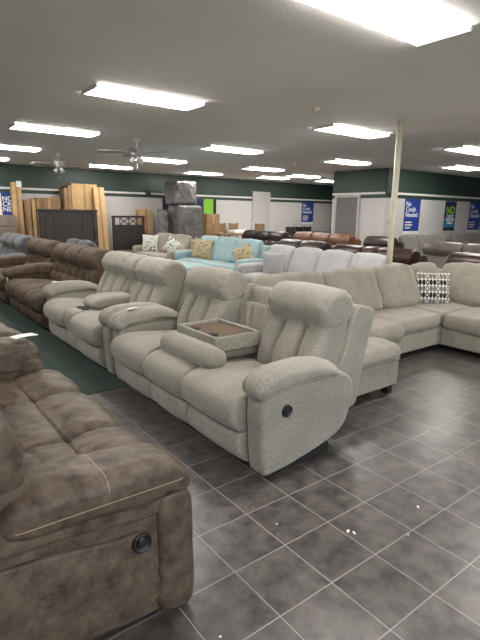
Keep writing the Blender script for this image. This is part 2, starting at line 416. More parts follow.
def handle(parent, x, y, z, side=-1):
    """round recessed pull in the outer arm panel"""
    bm = bmesh.new(); n = 28
    for (r0, r1, ya, yb) in ((.030, .040, -.002, .010),):
        rings = []
        for r, yy in ((r1, ya), (r1 - .002, yb), (r0 + .002, yb), (r0, ya + .004), (r0 - .004, ya + .002)):
            rings.append([bm.verts.new((math.cos(2 * PI * k / n) * r, side * yy, math.sin(2 * PI * k / n) * r)) for k in range(n)])
        for a in range(4):
            for k in range(n): bm.faces.new((rings[a][k], rings[a][(k + 1) % n], rings[a + 1][(k + 1) % n], rings[a + 1][k]))
        bm.faces.new(rings[-1])
    h = obj('recline_handle', bm, M['black'], parent, True); h.location = (x, y, z); h['label'] = 'black round recline pull'
    bm = bmesh.new(); bmesh.ops.create_uvsphere(bm, u_segments=16, v_segments=8, radius=1)
    bmesh.ops.transform(bm, matrix=Matrix.Translation((0, side * .006, .004)) @ Matrix.Diagonal((.018, .006, .024, 1)), verts=bm.verts)
    k = obj('finger_lever', bm, M['black'], h, True)
    return h

def recliner_sofa(name, label, X, Y, rz, units, mat, kind='plush', lod=1, group=None, arm_w=.17, zs=1.0, pull=None):
    """units from local y=0: ('arm'), ('seat', w), ('console', w), ('fold', w)"""
    t = thing(name, label, 'sofa' if sum(u[0] != 'arm' and u[0] != 'console' for u in units) > 1 else 'recliner', (X, Y, 0), rz, group)
    if zs != 1: t.scale = (1, 1, zs)
    P = PR[kind]; m = M[mat]; y = 0
    tot = sum(u[1] for u in units)
    boxo('base_frame', .12, .05, 0, .62, tot - .04, .075, M['black_cloth'], t)
    for i, (u, w) in enumerate(units):
        a, b = y + .004, y + w - .004; y += w; k = (name, i)
        if u == 'arm':
            last = i > 0
            part('arm', k, t, P['armp'], a, b, .03, kind, 'armp', m, lod)
            over = .02 if kind != 'suede' else .0
            pa, pb = (a - .03, b + over) if not last else (a - over, b + .03)
            if i == 0: pa = max(pa, -.022)
            pd = part('arm_pad', k, t, P['pad'], pa, pb, .055 if kind != 'suede' else .045, kind, 'pad', m, lod, .075 if kind != 'suede' else .04)
            if kind == 'suede' and lod == 2: suede_details(t, a, b, i > 0, m, pd)
        elif u == 'seat':
            part('footrest', k, t, P['footrest'], a, b, .03, kind, 'footrest', m, lod)
            if kind == 'suede': part('chaise_pad', k, t, P['pad_front'], a, b, .055, kind, 'pad_front', m, lod)
            part('seat', k, t, P['seat'], a, b, .035, kind, 'seat', m, lod)
            part('back_frame', k, t, P['shell'], a - (.03 if units[i - 1][0] == 'arm' or i == 0 else 0), b + (.03 if (i + 1 < len(units) and units[i + 1][0] == 'arm') else 0), .014, 'plain', 'shell', m, lod)
            l_ = units[i - 1][1] - .015 if (kind == 'suede' and i > 0 and units[i - 1][0] == 'arm') else 0
            r_ = units[i + 1][1] - .015 if (kind == 'suede' and i + 1 < len(units) and units[i + 1][0] == 'arm') else 0
            part('back_cushion', k, t, P['back'], a + .01 - l_, b - .01 + r_, .05, kind, 'back', m, lod, .06)
            hs = .006 if kind == 'plush' else (.006 if kind == 'tufted' else -.003)
            part('headrest', k, t, P['head'], a + hs - l_, b - hs + r_, .05 if kind != 'suede' else .075, kind, 'head', m, lod, .05 if kind != 'suede' else .07)
        elif u == 'console':
            part('footrest', k, t, P['footrest'], a, b, .02, 'plain', 'footrest', m, lod)
            part('console_box', k, t, [(-.05, .29), (-.07, .40), (-.04, .49), (.02, .515), (.30, .52), (.62, .52), (.68, .40), (.60, .27), (.02, .27)], a, b, .02, 'plain', 'x', m, lod)
            part('console_lid', k, t, [(.18, .53), (.16, .59), (.24, .64), (.45, .655), (.66, .64), (.70, .58), (.66, .53), (.40, .52)], a - .02, b + .02, .04, 'plain', 'x', m, lod)
            part('back_frame', k, t, P['shell'], a, b, .03, 'plain', 'shell', m, min(lod, 1))
            part('back_cushion', k, t, P['back'], a, b, .04, 'plain', 'back', m, lod)
            part('headrest', k, t, P['head'], a, b, .05, 'plain', 'head', m, lod, .05)
            for dy in (-.062, .062):
                bm = bmesh.new(); cyl(bm, (.11, (a + b) / 2 + dy, .512), (.11, (a + b) / 2 + dy, .533), .045, 20)
                obj('cup_holder', bm, M['black'], t)['label'] = 'black round cup holder'
        elif u == 'fold': fold_unit(t, a, b, P, m, lod, kind, k)
    if pull:
        handle(t, pull[0], pull[1], pull[2], -1)
    return t
def suede_details(t, a, b, last, m, pad):
    """raised side panel, front post, rail and contrast stitching of the distressed leather arm"""
    out = -1 if not last else 1; yo = (a if not last else b)
    # recessed-looking inset panel, slightly proud of the arm
    prof = [(.16, .10), (.155, .30), (.165, .40), (.20, .43), (.32, .44), (.50, .475), (.70, .495), (.92, .50), (.98, .42), (.98, .12), (.6, .09)]
    bm = bmesh.new(); y0, y1 = (yo - .016, yo + .03) if not last else (yo - .03, yo + .016)
    loft(bm, prof, y0, y1, .012, 90, 2, None, 3); obj('side_panel', bm, m, t, True)
    # front post
    prof = [(-.018, .03), (-.025, .30), (-.02, .48), (.005, .54), (.06, .56), (.115, .54), (.135, .46), (.13, .25), (.13, .05)]
    bm = bmesh.new(); loft(bm, prof, a - .024, b + .022, .03, 70, 8, wr_plain(.003), 5); obj('front_post', bm, m, t, True)
    # rail under the pad
    prof = [(.0, .545), (.02, .60), (.12, .635), (.4, .65), (.8, .65), (.93, .62), (.93, .53), (.7, .52), (.45, .505), (.25, .475), (.12, .47)]
    bm = bmesh.new(); loft(bm, prof, a - .014, b + .008, .02, 80, 8, wr_plain(.003), 4); obj('arm_rail', bm, m, t, True)
    # stitching along the pad: follow the finished pad surface
    me = pad.data; n = 72
    co = [v.co.copy() for v in me.vertices]; rows = 8 * 2 + 2 + 39
    def v(r, c): return co[r * n + c % n] + pad.location
    row = 5 if not last else rows - 6
    pts = [v(row, c) for c in range(n)]
    sel = [p for p in pts]
    bm = bmesh.new()
    # long seam
    lo = [p + Vector((0, out * .0015, .001)) for p in sel if p.z < .645 + .03 * p.x and p.z > .575 and p.x > -.01 and p.x < .85]
    zs = sorted(lo, key=lambda p: p.x)
    path = []
    for i in range(40):
        x = .03 + .60 * i / 39; path.append((x, .60 + .02 * x))
    line = []
    cent = .65
    for x, z in path:
        best = None
        for r in (range(0, 20) if not last else range(rows - 20, rows)):
            for c in range(n):
                p = v(r, c)
                d = (p.x - x) ** 2 * 1.0 + (p.z - z) ** 2 * 1.0
                if best is None or d < best[0] - 1e-9 or (abs(d - best[0]) < 1e-5 and out * p.y > out * best[1].y): best = (d, p)
        line.append(Vector((x, best[1].y + out * .0025, z)))
    sm = [line[max(0, i - 1)].lerp(line[min(len(line) - 1, i + 1)], .5).lerp(line[i], .5) for i in range(len(line))]
    tube(bm, sm, .0016, 5)
    cols = [c for c in range(n)]
    for dx in (.012,):
        arc = []
        for r in range(0, rows):
            best = min((abs(v(r, c).x - (.31 + dx)), c) for c in range(n) if v(r, c).z > .64 - .1 * (r < 7 or r > rows - 8))
            q = v(r, best[1])
            arc.append(Vector((.31 + dx, q.y, q.z + .0015)))
        arc = [p for p in arc if p.z > .63]
        for i in range(0, len(arc) - 1): pass
        tube(bm, arc, .0014, 5)
    obj('stitching', bm, M['thread'], t)['label'] = 'tan contrast stitching'
def wr_plain(a):
    w = wrinkle(a, 6, 3)
    return lambda x, t, z, nx, nz: w(x, t * .3, z)
def fold_unit(t, a, b, P, m, lod, kind, k):
    """middle seat whose back is folded down into a tray table with two cup wells"""
    part('footrest', k, t, P['footrest'], a, b, .03, kind, 'footrest', m, lod)
    part('seat', k, t, P['seat'], a, b, .035, kind, 'seat', m, lod)
    part('back_frame', k, t, [(.76, .10), (1.00, .09), (1.07, .35), (1.15, .70), (1.165, .88), (1.13, .93), (1.03, .945), (.985, .92), (.93, .75), (.86, .50)], a, b, .02, 'plain', 'shell', m, lod)
    # recess lining with an elastic topped magazine pocket
    bm = bmesh.new()
    def pk(x, tt, z, nx, nz): return .007 * math.sin(tt * 30 + 3 * math.sin(tt * 5 + z * 9)) * max(0, min(1, (z - .52) / .2)) * (nx < 0)
    loft(bm, [(.81, .50), (.83, .62), (.895, .80), (.915, .815), (.95, .80), (.93, .65), (.88, .48)], a + .015, b - .03, .012, 50, 60, pk, 4)
    o = obj('magazine_pocket', bm, m, t, True); o['label'] = 'gathered fabric pocket'
    f = bpy.data.objects.new('folding_table', None); COL.objects.link(f); f.parent = t; f['label'] = 'folded down back with tray table'
    # padded back now lying face down
    bm = bmesh.new(); loft(bm, [(.20, .53), (.17, .58), (.22, .625), (.45, .63), (.66, .62), (.72, .56), (.66, .51), (.40, .51)], a + .02, b - .02, .035, 50, 24, disp_for(kind, 'x', 2, b - a), 6); obj('folded_back', bm, m, f, True)
    bm = bmesh.new(); loft(bm, [(.045, .545), (.045, .60), (.09, .645), (.16, .645), (.215, .61), (.22, .55), (.17, .505), (.09, .505)], a - .15, b + .015, .055, 50, 30, disp_for(kind, 'head', 4, b - a), 8, None, .08); obj('folded_headrest', bm, m, f, True)
    # tray: fabric rim, brown inlay
    x0, x1, z0, z1 = .20, .62, .59, .70; ya, yb = a - .015, b - .02
    bm = bmesh.new(); r = .028
    for (p, q, c, d) in ((x0, ya, x1, ya + r), (x0, yb - r, x1, yb), (x0, ya + r, x0 + r, yb - r), (x1 - r, ya + r, x1, yb - r)):
        box(bm, p, q, z0, c, d, z1, .006, 2)
    obj('tray_rim', bm, m, f)
    bm = bmesh.new(); box(bm, x0 + r, ya + r, z0, x1 - r, yb - r, z1 - .022); obj('tray_inlay', bm, M['lino'], f)['label'] = 'dark brown tray surface'
    for dy in (.17, .42):
        bm = bmesh.new(); cyl(bm, (x0 + .085, ya + dy, z1 - .024), (x0 + .085, ya + dy, z1 - .014), .040, 24)
        n = 24
        obj('cup_holder', bm, M['black'], f)['label'] = 'black cup well'

# ------------------------------------------------------------------ loose cushion sofas
def rbox_prof(x0, z0, x1, z1, r=.05, crown=.0):
    xm = (x0 + x1) / 2; zm = (z0 + z1) / 2
    return [(x0, z0 + r), (x0 - crown * .3, zm), (x0, z1 - r), (x0 + r * .35, z1 - r * .3), (x0 + r, z1), (xm, z1 + crown), (x1 - r, z1), (x1 - r * .35, z1 - r * .3), (x1, z1 - r), (x1, z0 + r), (x1 - r, z0), (xm, z0), (x0 + r, z0)]
BACKP = lambda x, z0, z1, th=.2, lean=.14: [(x, z0 + .03), (x - .02, z0 + .12), (x + lean * .45, (z0 + z1) / 2 + .05), (x + lean, z1 - .06), (x + lean + .05, z1), (x + lean + .12, z1 + .005), (x + lean + th * .85, z1 - .06), (x + lean * .7 + th, (z0 + z1) / 2), (x + th * .9, z0 + .04), (x + th * .5, z0)]
def gen_part(name, parent, prof, y0, y1, rin, m, lod=1, rlen=None, mapf=None, amp=.006, seed=0, puff=.012):
    n, mid, ends = {0: (18, 4, 3), 1: (36, 12, 5), 2: (64, 30, 8)}[lod]
    w = wrinkle(amp, 6, seed)
    def d(x, t, z, nx, nz): return w(x, t * (y1 - y0) / 2 + y0, z) + puff * math.cos(t * PI / 2)
    bm = bmesh.new(); loft(bm, prof, y0, y1, rin, n, mid, d, ends, mapf, rlen)
    return obj(name, bm, m, parent, True)
def loose_sofa(name, label, X, Y, rz, W, mat, seats=3, backs=3, depth=.95, lod=1, group=None, arms=(1, 1), top=.96, arm_h=.62, cat='sofa', aw=.20):
    t = thing(name, label, cat, (X, Y, 0), rz, group); m = M[mat]
    boxo('base', .03, .01, .09, depth - .06, W - .01, .30, m, t, .02)
    for x in (.10, depth - .14):
        for y in (.08, W - .12):
            boxo('foot', x, y, 0, x + .05, y + .05, .095, M['black'], t)
    boxo('back_frame', depth - .22, .01, .25, depth - .02, W - .01, top - .10, m, t, .04)
    a0 = aw if arms[0] else .01; a1 = W - (aw if arms[1] else .01)
    for k in range(seats):
        p, q = a0 + (a1 - a0) * k / seats, a0 + (a1 - a0) * (k + 1) / seats
        gen_part('seat_cushion', t, rbox_prof(-.01, .29, depth - .28, .455, .05, .015), p + .004, q - .004, .04, m, lod, seed=k)
    for k in range(backs):
        p, q = a0 + (a1 - a0) * k / backs, a0 + (a1 - a0) * (k + 1) / backs
        gen_part('back_cushion', t, BACKP(depth - .43, .44, top), p + .004, q - .004, .07, m, lod, .08, seed=k * 2 + 1, amp=.012, puff=.02)
    for s, on in enumerate(arms):
        if not on: continue
        p, q = (0, aw) if s == 0 else (W - aw, W)
        gen_part('arm', t, rbox_prof(.0, .09, depth - .10, arm_h, .06, .01), p, q, .05, m, lod)
    return t

# ================================================================== SETTING
HC = 2.775
XL, XR, YF, YB = -6.0, 17.2, -5.0, 14.4
struct(boxo('floor', XL, YF, -.10, XR, YB, 0, M['floor']))
o = boxo('green_carpet', -5.98, 3.98, 0.0, 2.62, YB - .02, .006, M['carpet']); struct(o); o.name = 'floor_carpet'
struct(boxo('ceiling', XL, YF, HC, XR, YB, HC + .1, M['ceiling']))
struct(boxo('wall_back', XL, YB, 0, XR, YB + .12, HC, M['wall']))
struct(boxo('wall_left', XL - .12, YF, 0, XL, YB, HC, M['wall']))
struct(boxo('wall_front', XL, YF - .12, 0, XR, YF, HC, M['wall']))
struct(boxo('wall_east', XR, YF, 0, XR + .12, YB, HC, M['wall']))
SX, SY = 10.80, 7.95
struct(boxo('wall_right', SX, SY, 0, XR, SY + .12, HC, M['wall']))
struct(boxo('wall_side', SX, SY + .12, 0, SX + .12, 9.78, HC, M['wall']))
struct(boxo('wall_return', SX + .12, 9.66, 0, 14.6, 9.78, HC, M['wall']))
struct(boxo('trim_pilaster', SX - .04, SY - .06, 2.13, SX + .28, SY, HC, plain('dark green paint', (.020, .040, .034), .5)))
# chair rail: white moulding over a dark band
def rail(nm, x0, y0, x1, y1):
    struct(boxo(nm, x0, y0, 2.125, x1, y1, 2.18, M['white']))
rail('trim_1', XL, YB - .03, 7.15, YB); rail('trim_2', 7.35, YB - .03, XR, YB); rail('trim_3', SX + .28, SY - .03, XR, SY)
rail('trim_4', SX - .03, SY + .01, SX, 9.78)
for i, (a, b_, c, d) in enumerate(((XL, YB - .02, XR, YB), (SX, SY - .02, XR, SY))):
    struct(boxo('trim_%d' % (5 + i), a, b_, 0, c, d, .10, M['black']))
# doors
d1 = struct(boxo('door_1', 11.50, YB - .06, 0, 12.36, YB - .012, 2.38, M['doorwhite']))
d2 = struct(boxo('door_2', SX - .05, 8.82, 0, SX - .005, 9.58, 2.06, M['doorgrey']))
for (a, b_, c, d) in ((8.76, 0, 8.82, 2.12), (9.58, 0, 9.64, 2.12), (8.82, 2.06, 9.58, 2.12)):
    f = boxo('door_frame', SX - .06, a, b_, SX - .002, c, d, M['doorwhite'], d2); 
bm = bmesh.new(); cyl(bm, (SX - .05, 8.93, 1.0), (SX - .10, 8.93, 1.0), .02, 12); bmesh.ops.create_uvsphere(bm, u_segments=12, v_segments=8, radius=.032, matrix=Matrix.Translation((SX - .12, 8.93, 1.0)))
obj('door_knob', bm, M['chrome'], d2, True)
# unseen shop window behind the camera, a glowing pane adding daylight
w1 = struct(boxo('window_unseen_1', -2.0, YF + .01, .5, 4.0, YF + .03, 2.1, M['daylight']))

# structural pole
bm = bmesh.new(); cyl(bm, (5.62, 4.0, 0), (5.62, 4.0, HC), .040, 20)
pole = obj('support_pole', bm, M['cream'], None, True); tag(pole, 'cream painted round support pole rising behind the beige sectional', 'pole')

# ceiling lights
lights = [(2.60, 2.01), (2.51, 4.97), (2.42, 7.80), (2.3, 10.55), (5.75, 4.90), (5.72, 7.80), (5.65, 10.55), (5.42, 13.05), (8.42, 13.0), (8.75, 10.5), (8.95, 7.72),
          (8.92, 4.80), (11.95, 6.62), (11.25, 11.5), (11.05, 12.75), (13.55, 12.5), (-.65, 2.0), (-.65, 4.97), (-.7, 7.8), (-.9, 10.5), (2.6, -.85), (5.7, -.85), (8.8, 1.9), (5.75, 2.0), (2.25, 13.05), (-.65, -.85), (12.0, 3.8)]
def make_light(k):
    t = thing('ceiling_light', None, 'light', (0, 0, 0), 0, 'fluorescent fixtures on the ceiling')
    boxo('housing', -.60, -.15, HC - .02, .60, .15, HC, M['white'], t)
    bm = bmesh.new()
    # wraparound lens: lofted trapezoid along x
    pr = [(-.180, HC - .004), (-.192, HC - .014), (-.182, HC - .032), (.182, HC - .032), (.192, HC - .014), (.180, HC - .004)]
    rows = [[bm.verts.new((x, y, z)) for y, z in pr] for x in (-.60, .60)]
    for i in range(6): bm.faces.new((rows[0][i], rows[0][(i + 1) % 6], rows[1][(i + 1) % 6], rows[1][i]))
    bm.faces.new(rows[0]); bm.faces.new(rows[1])
    obj('diffuser', bm, M['tube'], t)
    for s in (-1, 1):
        boxo('end_cap', s * .612 - .012, -.195, HC - .036, s * .612 + .012, .195, HC - .001, M['white'], t, .003)
    return t
LL = ['lit ceiling fixture at top right, largest and nearest of all', 'lit ceiling fixture at upper left, nearest of those over the beige recliners']
proto = make_light(0)
def dup(r, loc, rz=None):
    c = r.copy(); COL.objects.link(c); c.location = loc
    if rz is not None: c.rotation_euler = (0, 0, rz)
    def rec(src, dst):
        for ch in [k for k in bpy.data.objects if k.parent == src]:
            d = ch.copy(); COL.objects.link(d); d.parent = dst; rec(ch, d)
    rec(r, c); return c
light_lab = ['long lit ceiling light at top right, largest and nearest of all',
 'long lit ceiling light at upper left, directly beyond the largest one',
 'lit ceiling light at left, third back in the leftmost full row',
 'lit ceiling light cut by the left edge, fourth back in its row',
 'lit ceiling light left of the pole, above the sectional, second largest on the right',
 'lit ceiling light in the middle of the ceiling beyond the near ceiling fan',
 'lit ceiling light seen through the near ceiling fan blades',
 'lit ceiling light just right of the far ceiling fan, close to the back wall',
 'small lit ceiling light above the plastic-wrapped stack',
 'lit ceiling light up and left of the white back door',
 'lit ceiling light just left of the pole, behind the larger one',
 'lit ceiling light cut by the right edge, nearer of the two there',
 'lit ceiling light at right over the wall posters, farther of the two there',
 'small lit ceiling light near the green corner, nearest of three there',
 'small lit ceiling light above the white back door, close to the wall',
 'smallest lit ceiling light against the green corner wall']
for i, (x, y) in enumerate(lights):
    o = proto if i == 0 else dup(proto, (x, y, 0)); o.location = (x, y, 0)
    o['label'] = light_lab[i] if i < len(light_lab) else 'lit ceiling light just peeking in at the left edge, closest to the back wall' if i == 24 else 'lit ceiling light outside the photographed view'

# ceiling fans
def fan(x, y, label, rz):
    t = thing('ceiling_fan', label, 'fan', (x, y, HC), rz, 'ceiling fans')
    bm = bmesh.new(); cyl(bm, (0, 0, -.05), (0, 0, 0), .065, 18, .05); cyl(bm, (0, 0, -.16), (0, 0, -.04), .013, 10); obj('downrod', bm, M['white'], t)
    bm = bmesh.new(); cyl(bm, (0, 0, -.27), (0, 0, -.16), .11, 24); cyl(bm, (0, 0, -.30), (0, 0, -.27), .06, 20, .10); obj('motor', bm, M['fan'], t)
    for k in range(5):
        bm = bmesh.new(); R_ = Matrix.Rotation(2 * PI * k / 5, 4, 'Z') @ Matrix.Translation((0, 0, -.235)) @ Matrix.Rotation(.2, 4, 'X')
        box(bm, .19, -.065, -.004, .62, .065, .004, 0, 1, R_); box(bm, .09, -.02, -.006, .22, .02, .002, 0, 1, R_)
        obj('blade', bm, M['fan'], t)
    bm = bmesh.new()
    for k in range(3):
        a = 2 * PI * k / 3; cyl(bm, (.05 * math.cos(a), .05 * math.sin(a), -.31), (.10 * math.cos(a), .10 * math.sin(a), -.37), .025, 12, .045)
    obj('light_kit', bm, M['white'], t)
    bm = bmesh.new(); cyl(bm, (0, 0, -.47), (0, 0, -.3), .003, 5); cyl(bm, (0, 0, -.49), (0, 0, -.47), .008, 6); obj('pull_chain', bm, M['chrome'], t)
    return t
fan(3.72, 7.75, 'white five-blade ceiling fan nearer the camera, left of centre', .3)
fan(3.45, 11.0, 'white five-blade ceiling fan farther back, hanging before the green wall at left', .9)
for (x, y, l) in ((4.26, 4.19, 'round smoke detector on the open ceiling left of the pole'), (8.38, 8.85, 'small round ceiling sensor in the middle distance')):
    bm = bmesh.new(); cyl(bm, (x, y, HC - .035), (x, y, HC), .05, 20, .065); cyl(bm, (x, y, HC - .045), (x, y, HC - .035), .02, 12)
    tag(obj('smoke_detector', bm, M['stucco']), l, 'smoke detector')

# ================================================================== FRONT LEFT: distressed taupe sofas facing +X
recliner_sofa('reclining_sofa', 'taupe brown distressed faux-leather reclining sofa in the left foreground, white tag on its far arm', .87, 3.74, PI,
              [('arm', .24), ('seat', .52), ('seat', .63), ('seat', .65), ('arm', .24)], 'suede', 'suede', 2)
h = [o for o in bpy.data.objects if o.name == 'reclining_sofa'][0]
handle(h, .87 - .665, 2.294, .39, 1)
recliner_sofa('reclining_sofa', 'taupe brown distressed reclining sofa at the left edge, behind the foreground one', .87, 6.30, PI,
              [('arm', .24), ('seat', .63), ('seat', .63), ('seat', .65), ('arm', .24)], 'suede', 'suede', 1)

# ================================================================== ROW B along the aisle
RX = 1.70
recliner_sofa('reclining_sofa', 'light beige reclining sofa with its middle back folded down into a tray table', RX, 1.97, 0,
              [('arm', .17), ('seat', .63), ('fold', .58), ('seat', .65), ('arm', .17)], 'beige', 'plush', 2, pull=(.175, .0, .425))
recliner_sofa('reclining_loveseat', 'light beige reclining loveseat with centre console and cup holders', RX, 4.24, 0,
              [('arm', .17), ('seat', .69), ('console', .30), ('seat', .69), ('arm', .17)], 'beige', 'plush', 2)
recliner_sofa('reclining_sofa', 'dark brown tufted three-seat reclining sofa beyond the beige loveseat', RX, 6.40, 0,
              [('seat', .60), ('seat', .58), ('seat', .60), ('arm', .24)], 'brown_suede', 'tufted', 2)
recliner_sofa('reclining_loveseat', 'dark brown tufted loveseat between the brown sofa and the blue-grey one', RX, 8.50, 0,
              [('seat', .68), ('seat', .66), ('arm', .24)], 'brown_suede', 'tufted', 2)
recliner_sofa('reclining_sofa', 'blue-grey reclining sofa at the far left, before the cardboard', RX + .05, 10.20, 0,
              [('arm', .22), ('seat', .64), ('seat', .64), ('seat', .64), ('arm', .22)], 'bluegrey', 'tufted', 1)

# ================================================================== SECTIONAL (U shape)
t = thing('sectional_sofa', 'sand-beige U-shaped sectional sofa around the open floor at right', 'sofa', (2.95, 2.95, 0)); m = M['sect']
t.location = (0, 0, 0)
swap = lambda c: Vector((c.y, c.x, c.z))        # loft axis along world X, profile x -> world Y
def sx(name, prof, x0, x1, rin, **k): return gen_part(name, t, prof, x0, x1, rin, m, 2, mapf=swap, **k)
boxo('base', 2.95, 2.98, .075, 6.62, 3.84, .30, m, t, .02)
boxo('base', 2.96, 2.86, .075, 4.36, 3.0, .30, m, t, .02)
boxo('base', 5.31, .60, .075, 6.62, 2.98, .30, m, t, .02)
for (x, y) in ((3.0, 2.9), (4.26, 2.9), (3.0, 3.74), (6.5, 3.74), (5.36, 1.5), (6.5, 1.5), (5.36, .65), (6.5, .65)):
    boxo('foot', x, y, 0, x + .06, y + .06, .08, M['black'], t)
boxo('back_frame', 2.95, 3.68, .28, 6.62, 3.86, .84, m, t, .05)
boxo('back_frame', 6.42, .60, .28, 6.62, 3.68, .84, m, t, .05)
sx('chaise_cushion', rbox_prof(2.84, .29, 3.62, .475, .055, .02), 2.97, 4.37, .05, rlen=.06)
sx('seat_cushion', rbox_prof(2.97, .28, 3.62, .455, .055, .02), 4.38, 5.29, .05, rlen=.06, seed=4)
sx('corner_cushion', rbox_prof(2.97, .28, 3.66, .455, .055, .015), 5.30, 6.44, .05, rlen=.06, seed=6)
gen_part('seat_cushion', t, rbox_prof(5.27, .285, 6.2, .46, .055, .02), 1.78, 2.965, .05, m, 2, .06, seed=2)
gen_part('seat_cushion', t, rbox_prof(5.27, .285, 6.2, .46, .055, .02), .60, 1.77, .05, m, 1, .06, seed=9)
for i, (a, b_) in enumerate(((2.98, 3.93), (3.94, 4.83), (4.84, 5.62), (5.63, 6.20))):
    sx('back_cushion', BACKP(3.46, .44, .955 - .006 * i, .2, .13), a, b_, .07, rlen=.09, seed=i * 3 + 2, amp=.014, puff=.025)
for i, (a, b_) in enumerate(((2.78, 3.56), (1.95, 2.77), (1.1, 1.94), (.62, 1.09))):
    gen_part('back_cushion', t, BACKP(6.04, .44, .955, .2, .13), a, b_, .07, m, 2 if i < 2 else 1, .09, seed=i * 5 + 1, amp=.014, puff=.025)
# ottoman at the near left end
t = thing('ottoman', 'sand-beige upholstered ottoman beside the near beige recliner, in front of the sectional', 'ottoman', (0, 0, 0))
boxo('base', 2.99, 2.42, .085, 3.67, 2.80, .31, m, t, .015)
gen_part('cushion', t, rbox_prof(2.41, .30, 2.81, .46, .055, .02), 2.97, 3.69, .05, m, 2, .06, mapf=swap)
for (x, y) in ((3.02, 2.45), (3.57, 2.45), (3.02, 2.70), (3.57, 2.70)): boxo('foot', x, y, 0, x + .07, y + .07, .09, M['black'], t, .005)
pillow('throw_pillow', 'square throw pillow with black and white oval print in the sectional corner', (5.74, 3.40, .655), .47, .44, .15, M['ovals'], (math.radians(-14), 0, math.radians(-42)))

# ================================================================== ROW BEHIND: pale grey, aqua, taupe
loose_sofa('sofa', 'pale grey loose-cushion sofa right behind the beige sectional', 5.55, 4.28, 0, 3.15, 'lgrey', 4, 4, lod=1, top=.97)
pillow('throw_pillow', 'pale grey throw pillow on the pale grey sofa', (5.93, 6.75, .66), .48, .45, .17, M['lgrey'], (0, math.radians(0), math.radians(-75)))
loose_sofa('sofa', 'aqua blue three-cushion sofa with floral pillows', 6.05, 7.92, 0, 2.78, 'aqua', 3, 3, lod=1, top=1.0)
pillow('throw_pillow', 'brown and gold floral pillow at the left end of the aqua sofa', (6.44, 9.95, .72), .50, .48, .16, M['floral'], (math.radians(-12), math.radians(8), math.radians(-50)), 'floral pillows on the aqua sofa')
pillow('throw_pillow', 'brown and gold floral pillow leaning by the right arm of the aqua sofa', (6.42, 8.30, .68), .46, .44, .15, M['floral'], (math.radians(-14), math.radians(-25), math.radians(-60)), 'floral pillows on the aqua sofa')
t = loose_sofa('sofa', 'taupe loveseat with leaf print pillow behind the aqua sofa', 6.05, 10.88, 0, 2.25, 'taupe', 2, 2, lod=1, top=.97)
pillow('throw_pillow', 'white throw pillow with dark leaf print on the taupe loveseat', (6.40, 12.65, .70), .50, .50, .16, M['leafprint'], (math.radians(-12), 0, math.radians(-50)), 'leaf print pillows on the taupe loveseat')
pillow('throw_pillow', 'folded pale leaf pillow leaning at the right end of the taupe loveseat', (6.45, 11.45, .68), .46, .42, .15, M['leafprint'], (math.radians(-12), math.radians(30), math.radians(-60)), 'leaf print pillows on the taupe loveseat')
t = thing('ottoman', 'aqua blue ottoman in front of the aqua sofa', 'ottoman', (0, 0, 0))
boxo('base', 5.18, 8.55, .08, 5.82, 9.95, .30, M['aqua'], t, .02)
gen_part('cushion', t, rbox_prof(5.16, .29, 5.84, .47, .06, .02), 8.53, 9.97, .05, M['aqua'], 1)
for (x, y) in ((5.22, 8.6), (5.72, 8.6), (5.22, 9.84), (5.72, 9.84)): boxo('foot', x, y, 0, x + .06, y + .06, .09, M['black'], t)
loose_sofa('sofa', 'pale blue-grey sofa whose top shows just behind the dark brown recliners', 4.1, 10.55, PI, 1.75, 'bluegrey', 2, 2, lod=1, top=1.0)

# ================================================================== LEATHER ROWS
A = .24
recliner_sofa('recliner', 'dark red-brown leather recliner peeking over the sectional at the right edge', 6.78, 3.20, 0, [('arm', A), ('seat', .80), ('arm', A)], 'red_leather', 'tufted', 1, arm_w=A, zs=.95)
recliner_sofa('reclining_loveseat', 'dark red-brown leather console loveseat just right of the pole', 6.78, 4.62, 0, [('arm', A), ('seat', .76), ('console', .34), ('seat', .76), ('arm', A)], 'red_leather', 'tufted', 1, zs=.94)
recliner_sofa('reclining_loveseat', 'espresso leather loveseat in front of the tan leather sofa', 7.16, 7.08, 0, [('arm', A), ('seat', .74), ('seat', .74), ('arm', A)], 'dark_leather', 'tufted', 1, zs=.93)
recliner_sofa('reclining_loveseat', 'grey-brown leather loveseat with wide headrests near the right edge', 8.72, 3.92, 0, [('arm', A), ('seat', .85), ('seat', .88), ('arm', A)], 'grey_leather', 'tufted', 1, zs=.99)
recliner_sofa('recliner', 'espresso leather recliner just left of the pole, in front of the side wall', 8.72, 6.45, 0, [('arm', A), ('seat', .78), ('arm', A)], 'dark_leather', 'tufted', 1, zs=1.03)
recliner_sofa('reclining_sofa', 'tan brown leather reclining sofa in front of the grey side door', 8.85, 7.78, 0, [('arm', A), ('seat', .68), ('seat', .66), ('seat', .68), ('arm', A)], 'tan_leather', 'tufted', 1, zs=1.03)
recliner_sofa('reclining_sofa', 'espresso leather reclining sofa beyond the tan one', 8.95, 10.35, 0, [('arm', A), ('seat', .64), ('seat', .62), ('seat', .64), ('arm', A)], 'dark_leather', 'tufted', 1, zs=1.0)
loose_sofa('sofa', 'greige sofa against the right wall beneath the blue poster by the pole', 13.5, 6.95, PI / 2, 2.5, 'greige', 3, 3, lod=1, top=1.05)
loose_sofa('sofa', 'greige sofa against the right wall beneath the rightmost poster', 16.5, 6.95, PI / 2, 2.9, 'greige', 3, 3, lod=1, top=1.05)
loose_sofa('sofa', 'black leather sofa between the red-brown loveseat and the greige wall sofa', 10.35, 5.55, 0, 1.15, 'black_leather', 1, 1, lod=1, top=.93)

